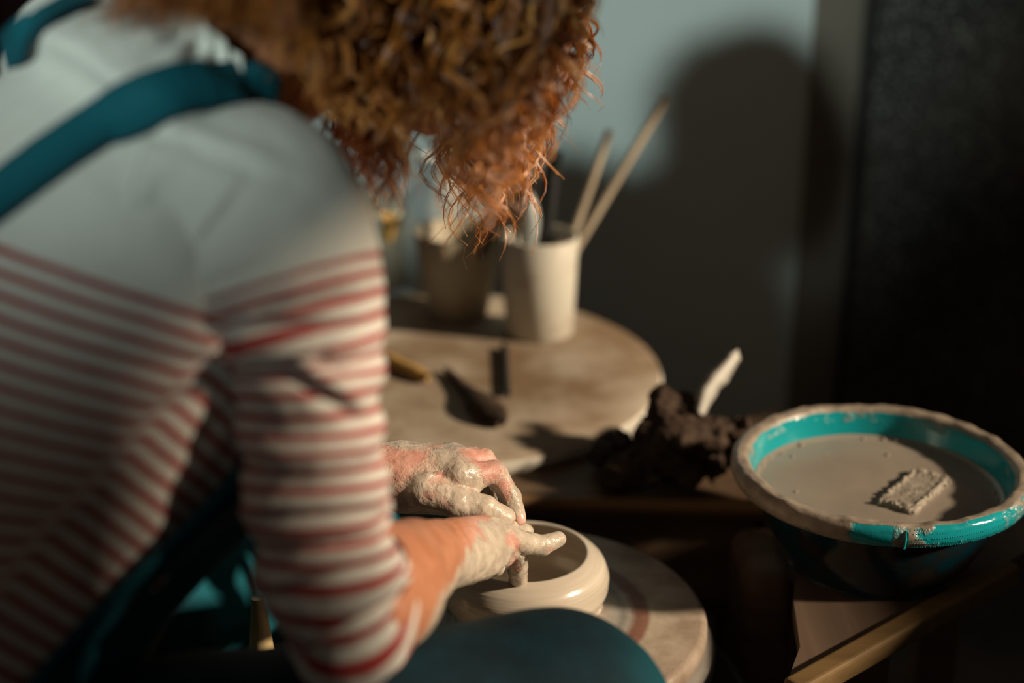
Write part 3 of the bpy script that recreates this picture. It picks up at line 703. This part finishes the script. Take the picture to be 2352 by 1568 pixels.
lf = {'index': (px3([(1055, 1092, 1.372), (1137, 1086, 1.386), (1172, 1140, 1.392), (1188, 1188, 1.392)]), [.0125, .0108, .0094, .0080]),
      'middle': (px3([(1045, 1062, 1.395), (1110, 1056, 1.412), (1158, 1118, 1.42), (1172, 1172, 1.418)]), [.0125, .0106, .0094, .008]),
      'ring': (px3([(1030, 1052, 1.42), (1088, 1052, 1.44), (1132, 1112, 1.446), (1145, 1160, 1.44)]), [.012, .010, .009, .0075]),
      'little': (px3([(1005, 1055, 1.44), (1055, 1062, 1.462), (1095, 1115, 1.465), (1110, 1155, 1.458)]), [.0105, .0085, .0077, .0066]),
      'thumb': (px3([(975, 1128, 1.365), (1045, 1152, 1.362), (1110, 1168, 1.365), (1158, 1188, 1.372)]), [.0165, .0135, .0122, .0098])}
def lhand(G):
    arm = chain(G, [LEL, P(770, 1080, 1.375), LWR], [.040, .034, .0262], .01)
    palm = cap_(G, P(925, 1085, 1.392), P(1050, 1088, 1.385), .0275, .0200)
    palm = smin(palm, cap_(G, P(925, 1080, 1.405), P(1035, 1068, 1.41), .0245, .0205), .010)
    palm = smin(palm, cap_(G, P(925, 1085, 1.42), P(1010, 1072, 1.438), .021, .018), .010)
    palm = smin(palm, cap_(G, P(930, 1118, 1.38), P(1030, 1145, 1.375), .0235, .0150), .012)
    palm = smin(palm, cap_(G, P(1040, 1100, 1.378), P(1085, 1118, 1.378), .011, .008), .010)
    palm = smin(palm, arm, .012)
    d = palm
    for k, (p, r) in lf.items(): d = np.minimum(d, smin(palm, chain(G, p, r, .0025), .006))
    # smear of slip across the back of the hand
    d = smin(d, chain(G, [P(952, 1128, 1.357), P(962, 1106, 1.360), P(985, 1092, 1.360), P(1015, 1082, 1.360)], [.0014, .0022, .0024, .0014], .002), .003)
    return d
b = np.array([LEL, LWR] + [q for p, _ in lf.values() for q in p])
Vl, Ql = surface_nets(lhand, b.min(0) - .05, b.max(0) + .02, .0016)
HD = P(960, -110, 1.19); hf = unit(F_ * .80 - np.array([0, 0, .60])); hu = unit(F_ * .60 + np.array([0, 0, .80]))   # face looks down at the pot
HL = -R3
def coarse(G):
    nk = cap_(G, CN - .03 * A3, HD - .05 * hu - .02 * hf, .060, .056)
    d = cap_(G, S1 - .40 * A3 - .01 * N3, S1 + .02 * A3 - .01 * N3, .105, .10)
    d = smin(d, cap_(G, S1 - .36 * A3 - R3 * .05, S1 - .36 * A3 + R3 * .05, .10, .10), .03)
    RSH = P(640, 480, .99)
    d = smin(d, cap_(G, LSH + R3 * .05, RSH - R3 * .02, .05, .045), .03)
    d = smin(d, nk, .03)
    d = smin(d, chain(G, [RSH, P(715, 900, .99), EL3], [.043, .036, .036], .01), .01)
    d = smin(d, chain(G, [LSH, LSH * .5 + LEL * .5, LEL], [.043, .038, .036], .01), .01)
    hd = ell(G, HD + .012 * hu, (.098, .076, .108), [hf, HL, hu])
    hd = smin(hd, ell(G, HD + .035 * hf - .055 * hu, (.062, .056, .066), [hf, HL, hu]), .03)
    hd = smin(hd, cap_(G, HD + .098 * hf - .0 * hu, HD + .118 * hf - .030 * hu, .007, .012), .008)
    hd = smin(hd, cap_(G, HD + .094 * hf - .062 * hu - HL * .016, HD + .094 * hf - .062 * hu + HL * .016, .007, .007), .006)
    hd = smin(hd, ell(G, HD + .078 * hf - .098 * hu, (.020, .022, .016), [hf, HL, hu]), .015)
    for s in (-1, 1):
        hd = np.maximum(hd, -ell(G, HD + .100 * hf + s * .031 * HL + .004 * hu, (.014, .019, .012), [hf, HL, hu]))
        hd = smin(hd, ell(G, HD + .086 * hf + s * .031 * HL + .002 * hu, (.013, .013, .012), [hf, HL, hu]), .003)
        hd = smin(hd, ell(G, HD - .012 * hf + s * .079 * HL - .008 * hu, (.017, .007, .030), [hf, HL, hu]), .006)
    return smin(d, hd, .02)
bx = np.array([S1 - .48 * A3, HD, LSH, LEL, EL3])
Vb, Qb = surface_nets(coarse, bx.min(0) - .14, bx.max(0) + .16, .0055)
o1, o2 = len(Vr), len(Vr) + len(Vl)
nR, nL = vnormals(Vr, Qr), vnormals(Vl, Ql)
# wrist creases on the right hand, tendons and knuckle bumps
pxr, pyr, dr = proj(Vr); pxl, pyl, dl = proj(Vl)
uax = unit(P(1130, 1255, 1.34) - P(945, 1300, 1.185)); ur = (Vr - W3) @ uax
Vr = Vr + nR * (-.0019 * np.maximum(0, np.sin(ur * 900 + 2.2 * vnoise(Vr, 60, 2) + (pyr - 1250) * .012)) * np.exp(-((ur + .004) / .013) ** 2) * (nR @ uax > -2))[:, None]
Vr = Vr + nR * (.0008 * vnoise(Vr, 140, 3) * sstep(pxr, 1040, 1120))[:, None]
Vl = Vl + nL * (.0009 * vnoise(Vl, 120, 3) + .0006 * vnoise(Vl, 45, 2))[:, None]
clr = sstep(pxr + (pyr - 1250) * .55 + 16 * vnoise(Vr, 70, 3), 1050, 1112); clr = np.maximum(clr * .92, 0)
pk = np.exp(-(((pxr - 1180) / 28) ** 2 + ((pyr - 1245) / 22) ** 2)) + 1.3 * np.exp(-(((pxr - 1185) / 18) ** 2 + ((pyr - 1300) / 22) ** 2)) + .5 * np.exp(-(((pxr - 1100) / 30) ** 2 + ((pyr - 1235) / 18) ** 2)) + .35 * np.exp(-(((pxr - 1265) / 14) ** 2 + ((pyr - 1262) / 8) ** 2))
clr = clr - .55 * pk
cll = np.full(len(Vl), .74)
for x, y, rx, ry, a in ((925, 1060, 60, 40, .5), (1105, 1045, 38, 22, .6), (1135, 1085, 22, 26, .45), (1020, 1100, 22, 14, .3), (1130, 1190, 38, 13, .35), (1190, 1195, 12, 12, .5), (1165, 1130, 14, 24, .4), (1040, 1050, 30, 18, .3)):
    cll -= a * np.exp(-(((pxl - x) / rx) ** 2 + ((pyl - y) / ry) ** 2))
V = np.concatenate([Vr, Vl, Vb]); Q = np.concatenate([Qr, Ql + o1, Qb + o2])
clay = np.concatenate([clr, cll, np.full(len(Vb), -1)])
pink = np.concatenate([sstep(pxr, 1050, 1110), np.ones(len(Vl)), np.zeros(len(Vb))])
child(mesh('body', V, Q, 'skin', attrs={'clay': clay, 'pink': pink}))
def nail(c, axis, nrm, L, W, rc=.0085):
    axis = unit(np.asarray(axis)); nrm = unit(nrm - (nrm @ axis) * axis); sd = np.cross(axis, nrm); v = []
    for i in range(7):
        u = -1 + 2 * i / 6
        for j in range(7):
            w_ = -1 + 2 * j / 6; wd_ = W * (1 - .25 * max(0, abs(u) - .5) * 2)
            an = w_ * wd_ / rc
            v.append(c + axis * u * L + sd * math.sin(an) * rc + nrm * ((math.cos(an) - 1) * rc + .0004 - .0008 * u * u))
    o = child(mesh('fingernail', v, grid_faces(7, 7, False), 'nail')); m_ = o.modifiers.new('s', 'SOLIDIFY'); m_.thickness = .0006; m_.offset = 0
    return o
def tonail(p, d_, fwd):                       # nail on a finger tip facing direction d_
    d_ = unit(d_ - (d_ @ unit(fwd)) * unit(fwd)); return d_
ti = lf['index'][0]; fwd = ti[3] - ti[2]; nv = tonail(0, CAM - ti[3] + np.array([.5, 0, .1]), fwd)
nail(ti[3] + nv * .0082 + unit(fwd) * .001, fwd, nv, .0052, .0046)
ti = lf['thumb'][0]; fwd = ti[3] - ti[2]; nv = tonail(0, np.array([0, -.3, -1.0]), fwd); nail(ti[3] + nv * .0097, fwd, nv, .006, .0055)

# ---- denim: hips, thighs, shins, and the bib; a shoe on each foot
HP = S1 - .47 * A3; RK = P(1262, 1690, 1.17); LK = np.array([-.20, 1.55, .55])
def jeans(G):
    d = cap_(G, HP - R3 * .07, HP + R3 * .07, .135, .135)
    d = smin(d, cap_(G, HP - A3 * .02, HP + A3 * .10, .14, .125), .03)
    hr = HP + R3 * .10; hl = HP - R3 * .10
    d = smin(d, chain(G, [hr, hr * .45 + RK * .55 + np.array([0, 0, .0]), RK], [.11, .098, .093], .02), .03)
    d = smin(d, chain(G, [RK, RK + np.array([.03, -.02, -.30]), np.array([RK[0] + .02, RK[1] + .02, .10])], [.090, .075, .07], .02), .015)
    d = smin(d, chain(G, [hl, hl * .5 + LK * .5, LK], [.10, .085, .078], .02), .03)
    d = smin(d, chain(G, [LK, np.array([LK[0], LK[1] + .10, .10])], [.075, .065], .02), .015)
    return d + .004 * vnoise(G, 16, 3)
bx = np.array([HP + R3 * .1, HP - R3 * .1, RK, LK])
Vj, Qj = surface_nets(jeans, (bx[:, 0].min() - .2, bx[:, 1].min() - .2, .06), (bx[:, 0].max() + .14, bx[:, 1].max() + .22, bx[:, 2].max() + .2), .006)
sunlit_fade = sstep(Vj[:, 0] + .25 * (Vj[:, 2] - RK[2]), RK[0] + .05, RK[0] + .14)  # right end of the knee coloured as if sunlit
sunlit_fade = np.maximum(sunlit_fade, .95 * sstep(Vj[:, 1] + .3 * Vj[:, 0], 1.10, 1.20))  # far leg painted in the same sunlit teal
o = child(mesh('dungarees', Vj, Qj, 'denim', attrs={'sunlit_fade': sunlit_fade})); o['label'] = 'teal denim dungarees with sunlight painted on knee and far leg'
# bib: a stiff curved cloth below the chest, with its own folds
nb, nc = 60, 50; vb = []
for i in range(nb):
    u = i / (nb - 1)
    for j in range(nc):
        w_ = j / (nc - 1); phb = math.radians(-18 - 144 * w_)
        cc = S1 + (.02 - .46 * u) * A3
        tfr = .175 + .02 * math.sin(u * 3.1); wd_ = .158
        p = cc + R3 * wd_ * math.cos(phb) + N3 * tfr * math.sin(phb)
        p = p + (R3 * math.cos(phb) + N3 * math.sin(phb)) * (.010 * math.sin(u * 9 + w_ * 5) + .004 * math.sin(w_ * 30 + u * 4))
        vb.append(p)
o = child(mesh('bib', vb, grid_faces(nb, nc, False), 'denim', attrs={'sunlit_fade': np.full(nb * nc, .8)})); s = o.modifiers.new('s', 'SOLIDIFY'); s.thickness = .003  # bib colour carries painted sunlight
# straps laid over the back
bv = BVHTree.FromPolygons([tuple(p) for p in np.concatenate([Vf, Vs])], [tuple(q) for q in np.concatenate([Qt, Qs + len(Vf)])])
def strap(pts, width, label, lift=.004):
    g = cr(np.array(pts, float), 90); cen, nor = [], []
    for x, y in g:
        dr_ = P(x, y, 1) - CAM; hit = bv.ray_cast(Vector(CAM), Vector(dr_).normalized())
        if hit[0] is None:
            cen.append(None); nor.append(None); continue
        n = np.array(hit[1]);  n = -n if n @ dr_ > 0 else n
        cen.append(np.array(hit[0])); nor.append(n)
    ok = [i for i in range(90) if cen[i] is not None]; cen = np.array([cen[i] for i in ok]); nor = np.array([nor[i] for i in ok])
    kk = np.ones(11) / 11
    sm = lambda A: np.stack([np.convolve(np.pad(A[:, i], 5, 'edge'), kk, 'valid') for i in range(3)], -1)
    cen = sm(cen + nor * lift); nor = unit(sm(nor)); t = unit(np.gradient(cen, axis=0)); sd = unit(np.cross(t, nor)); v = []
    sec = [(-1, 0), (-.98, 1), (-.86, 1.35), (-.8, .95), (0, 1.1), (.8, .95), (.86, 1.35), (.98, 1), (1, 0), (0, -.3)]
    for c, n, s_ in zip(cen, nor, sd):
        for a_, b_ in sec: v.append(c + s_ * a_ * width / 2 + n * b_ * .0026)
    o = child(mesh('strap', v, grid_faces(len(cen), len(sec)), 'denim', attrs={'sunlit_fade': np.tile([.3, .3, .5, .85, 1, .85, .5, .3, .3, .3], len(cen))}))
    o['label'] = label; return o
strap([(-60, 502), (0, 462), (100, 385), (200, 316), (300, 255), (400, 214), (500, 200), (590, 210), (640, 236)], .036, 'wide denim strap over the near shoulder')
strap([(-60, 215), (0, 150), (50, 100), (110, 52), (170, 22), (230, -6)], .026, 'denim strap over the far shoulder')

# shoes
for k, (x, y, yaw) in enumerate(((RK[0] + .05, RK[1] + .03, .3), (LK[0] + .05, LK[1] + .10, .4))):
    def shoe(G):
        e = np.array([math.cos(yaw), math.sin(yaw), 0]); c = np.array([x, y, 0])
        return smin(smin(cap_(G, c - e * .05 + (0, 0, .055), c + e * .11 + (0, 0, .04), .045, .038), cap_(G, c - e * .03 + (0, 0, .07), c - e * .02 + (0, 0, .12), .045, .05), .03), cap_(G, c + e * .1 + (0, 0, .04), c + e * .14 + (0, 0, .035), .04, .034), .02)
    Vv, Qq = surface_nets(shoe, (x - .15, y - .15, -.02), (x + .23, y + .2, .18), .008); Vv[:, 2] = np.maximum(Vv[:, 2], .001)
    child(mesh('shoe', Vv, Qq, 'sole'))

# ---- hair: locks of spiralling strands hanging from the scalp
def strands():
    Vh, Fh, Sh = [], [], []; nv = 0
    def lock(root, out_, end, n_str, curl, wl, spread, thick, shade, npt=34, rad0=.2):
        nonlocal nv
        L = np.linalg.norm(end - root); c1 = root + out_ * L * .35; c2 = end * .75 + root * .25 + np.array([0, 0, .25 * L])
        t = np.linspace(0, 1, npt)[:, None]
        mid = c1 * .5 + c2 * .5
        base = (1 - t) ** 3 * root + 3 * (1 - t) ** 2 * t * c1 + 3 * (1 - t) * t ** 2 * c2 + t ** 3 * end
        base = base + .010 * np.stack([np.sin(t[:, 0] * 5 + rng.uniform(0, 6)), np.sin(t[:, 0] * 4 + rng.uniform(0, 6)), 0 * t[:, 0]], -1) * t
        tg = unit(np.gradient(base, axis=0)); a = unit(np.cross(tg, np.array([.3, .9, .2]))); b_ = np.cross(tg, a)
        turns = L * 1.2 / wl; p0 = rng.uniform(0, 2 * np.pi); sgn = rng.choice([-1, 1])
        frq = turns * (1 + .25 * rng.normal())
        for k in range(n_str):
            pk_ = p0 + rng.normal(0, .10); rk = curl * rng.uniform(.92, 1.08)
            off = rng.normal(0, spread, 2); tt_ = t[:, 0]; env = np.clip(tt_ * 2.2, rad0, 1) * (1 - .25 * tt_)
            th = pk_ + sgn * frq * 2 * np.pi * tt_ ** 1.05 + .5 * np.sin(tt_ * 7 + k * .1)
            p = base + a * ((rk * np.cos(th) * env + off[0] * (.4 + tt_)))[:, None] + b_ * ((rk * np.sin(th) * env + off[1] * (.4 + tt_)))[:, None]
            ml = int(npt * rng.uniform(.88, 1.0)) if k else npt
            p = p[:ml]; th_ = thick * rng.uniform(.7, 1.3) * np.interp(np.linspace(0, 1, ml), [0, .7, 1], [1, .9, .25])
            tp = unit(np.gradient(p, axis=0)); n1 = unit(np.cross(tp, np.array([.1, -.9, .4]))); n2 = np.cross(tp, n1)
            ring = np.stack([p + n1 * th_[:, None], p - .5 * n1 * th_[:, None] + .87 * n2 * th_[:, None], p - .5 * n1 * th_[:, None] - .87 * n2 * th_[:, None]], 1).reshape(-1, 3)
            Vh.append(ring); Fh.append(grid_faces(ml, 3) + nv); nv += len(ring)
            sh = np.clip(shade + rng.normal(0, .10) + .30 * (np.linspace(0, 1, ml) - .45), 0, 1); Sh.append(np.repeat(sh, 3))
    def root_at(dirv):
        dirv = unit(np.asarray(dirv, float)); return HD + .01 * hu + dirv * (.088 + .004 * rng.normal()), dirv
    # main mass: ends spread below the hanging outline (x, lowest y) in the photograph
    hemx = [560, 650, 700, 760, 810, 870, 905, 945, 1000, 1045, 1100, 1140, 1200, 1250, 1300, 1340, 1380]
    hemy = [60, 210, 290, 350, 450, 520, 500, 430, 340, 470, 620, 540, 500, 410, 280, 210, 60]
    for k in range(560):
        x = rng.uniform(600, 1345); ymax = np.interp(x, hemx, hemy)
        y = ymax - abs(rng.normal(0, 1)) * 150 if rng.random() < .62 else ymax - rng.uniform(0, 420)
        y -= 12
        dd = rng.uniform(1.02, 1.34)
        if x < 900: dd = rng.uniform(1.04, 1.28)
        if x < 760: dd = rng.uniform(.98, 1.10)
        end = P(x + rng.normal(0, 8), y, dd)
        d0 = unit(end - HD); hdg = unit(d0 * np.array([1, 1, 0]) + 1e-6)
        r, dv = root_at(hdg * rng.uniform(.4, 1) + np.array([0, 0, rng.uniform(.0, .8)]) + rng.normal(0, .2, 3))
        big = rng.random() < .5
        cs_ = 1.45 if x > 960 else 1.1
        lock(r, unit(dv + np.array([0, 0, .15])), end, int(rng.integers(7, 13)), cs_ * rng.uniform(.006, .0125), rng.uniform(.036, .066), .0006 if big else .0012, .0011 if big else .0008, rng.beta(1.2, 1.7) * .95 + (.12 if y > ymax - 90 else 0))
    for k in range(58):                               # the heavy curls in front of the shoulder and the long tuft at the lowest point
        if k < 38: x, y, d = rng.normal(868, 26), rng.uniform(400, 500), rng.uniform(1.12, 1.24)
        else: x, y, d = rng.normal(1105, 62), rng.uniform(440, 600), rng.uniform(1.28, 1.37)
        end = P(x, y, d); hdg = unit((end - HD) * np.array([1, 1, 0])); r, dv = root_at(hdg + np.array([0, 0, .2]) + rng.normal(0, .2, 3))
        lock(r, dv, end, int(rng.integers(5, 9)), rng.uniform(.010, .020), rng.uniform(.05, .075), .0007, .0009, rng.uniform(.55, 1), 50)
    # hair over the nape, falling towards the collar
    for k in range(300):
        x = rng.uniform(215, 650); ymax = np.interp(x, [235, 330, 450, 560, 640], [120, 118, 92, 110, 190]); y = ymax - abs(rng.normal(0, 55)) - 6
        end = P(x, y, rng.uniform(.95, 1.0))
        r, dv = root_at(-hf * .5 - hu * .2 + N3 * .5 + R3 * rng.uniform(-.2, .7) + rng.normal(0, .25, 3))
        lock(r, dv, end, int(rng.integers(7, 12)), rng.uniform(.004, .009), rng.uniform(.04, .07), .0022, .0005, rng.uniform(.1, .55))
    for k in range(64):                               # open loops along the right hand outline
        x = rng.uniform(1010, 1335); y = np.interp(x, hemx, hemy) + rng.uniform(-150, 0); d = rng.uniform(1.26, 1.38)
        end = P(x, y, d); hdg = unit((end - HD) * np.array([1, 1, 0])); r, dv = root_at(hdg + np.array([0, 0, .25]) + rng.normal(0, .15, 3))
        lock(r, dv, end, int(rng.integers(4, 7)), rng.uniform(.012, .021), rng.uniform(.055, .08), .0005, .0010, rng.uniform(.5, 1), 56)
    # loose single curls on the right hand outline and at the tips
    for x, y, d in ((1330, 270, 1.30), (1345, 262, 1.33), (1325, 190, 1.28), (1240, 395, 1.33), (1222, 430, 1.32), (1125, 585, 1.36), (1075, 560, 1.36), (1130, 500, 1.34), (1190, 470, 1.33), (1160, 520, 1.35), (1290, 330, 1.31), (1262, 300, 1.33), (1270, 350, 1.30),
                    (1310, 300, 1.33), (900, 488, 1.2), (880, 480, 1.18), (1050, 470, 1.34), (1085, 545, 1.35), (1105, 590, 1.36), (1230, 350, 1.3), (1215, 455, 1.33), (1180, 430, 1.32), (1360, 60, 1.3), (1390, 20, 1.3), (1350, 150, 1.27)):
        end = P(x, y, d); hdg = unit((end - HD) * np.array([1, 1, 0])); r, dv = root_at(hdg + np.array([0, 0, .3]))
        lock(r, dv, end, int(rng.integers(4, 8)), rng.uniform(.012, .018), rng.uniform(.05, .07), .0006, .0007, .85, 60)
    for k in range(90):                               # flyaway hairs
        x = rng.uniform(900, 1400); y = np.interp(x, hemx + [1410], hemy + [0]) - rng.uniform(-10, 120); end = P(x, y, rng.uniform(1.1, 1.36)); hdg = unit((end - HD) * np.array([1, 1, 0]))
        r, dv = root_at(hdg + np.array([0, 0, .3])); lock(r, dv, end, 1, rng.uniform(.008, .018), rng.uniform(.04, .08), .0006, .00016, .8, 60)
    return np.concatenate(Vh), np.concatenate(Fh), np.concatenate(Sh)
Vh, Fh, Sh = strands()
print('hair quads', len(Fh))
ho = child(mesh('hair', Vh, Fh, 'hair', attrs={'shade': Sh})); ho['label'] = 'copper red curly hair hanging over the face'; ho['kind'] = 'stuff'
# scalp under the hair
def scalp(G): return np.maximum(ell(G, HD + .012 * hu, (.106, .084, .116), [hf, HL, hu]), (G - HD - .02 * hu) @ unit(hf * .9 - hu * .5) - .045) + .004 * vnoise(G, 60, 2)
Vc, Qc = surface_nets(scalp, HD - .15, HD + .15, .005)
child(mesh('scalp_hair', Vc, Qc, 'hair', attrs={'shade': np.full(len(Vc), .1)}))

# pale wooden handle seen through the gap under the arm
p0 = P(592, 1372, 1.42); p1 = np.array([p0[0] + .01, p0[1] - .02, 0.0])
v, f = tube(np.linspace(p0, p1, 12), [.006, .012, .013, .0125, .012, .012, .012, .012, .012, .012, .012, .012], 14)
o = mesh('wooden_stick', v, f, 'tan', origin=p1); tag(o, 'tan wooden stick standing on the floor, glimpsed between elbow and dungarees', 'stick')
print('tris ~', sum(len(o.data.polygons) * 2 for o in scene.objects if o.type == 'MESH'))
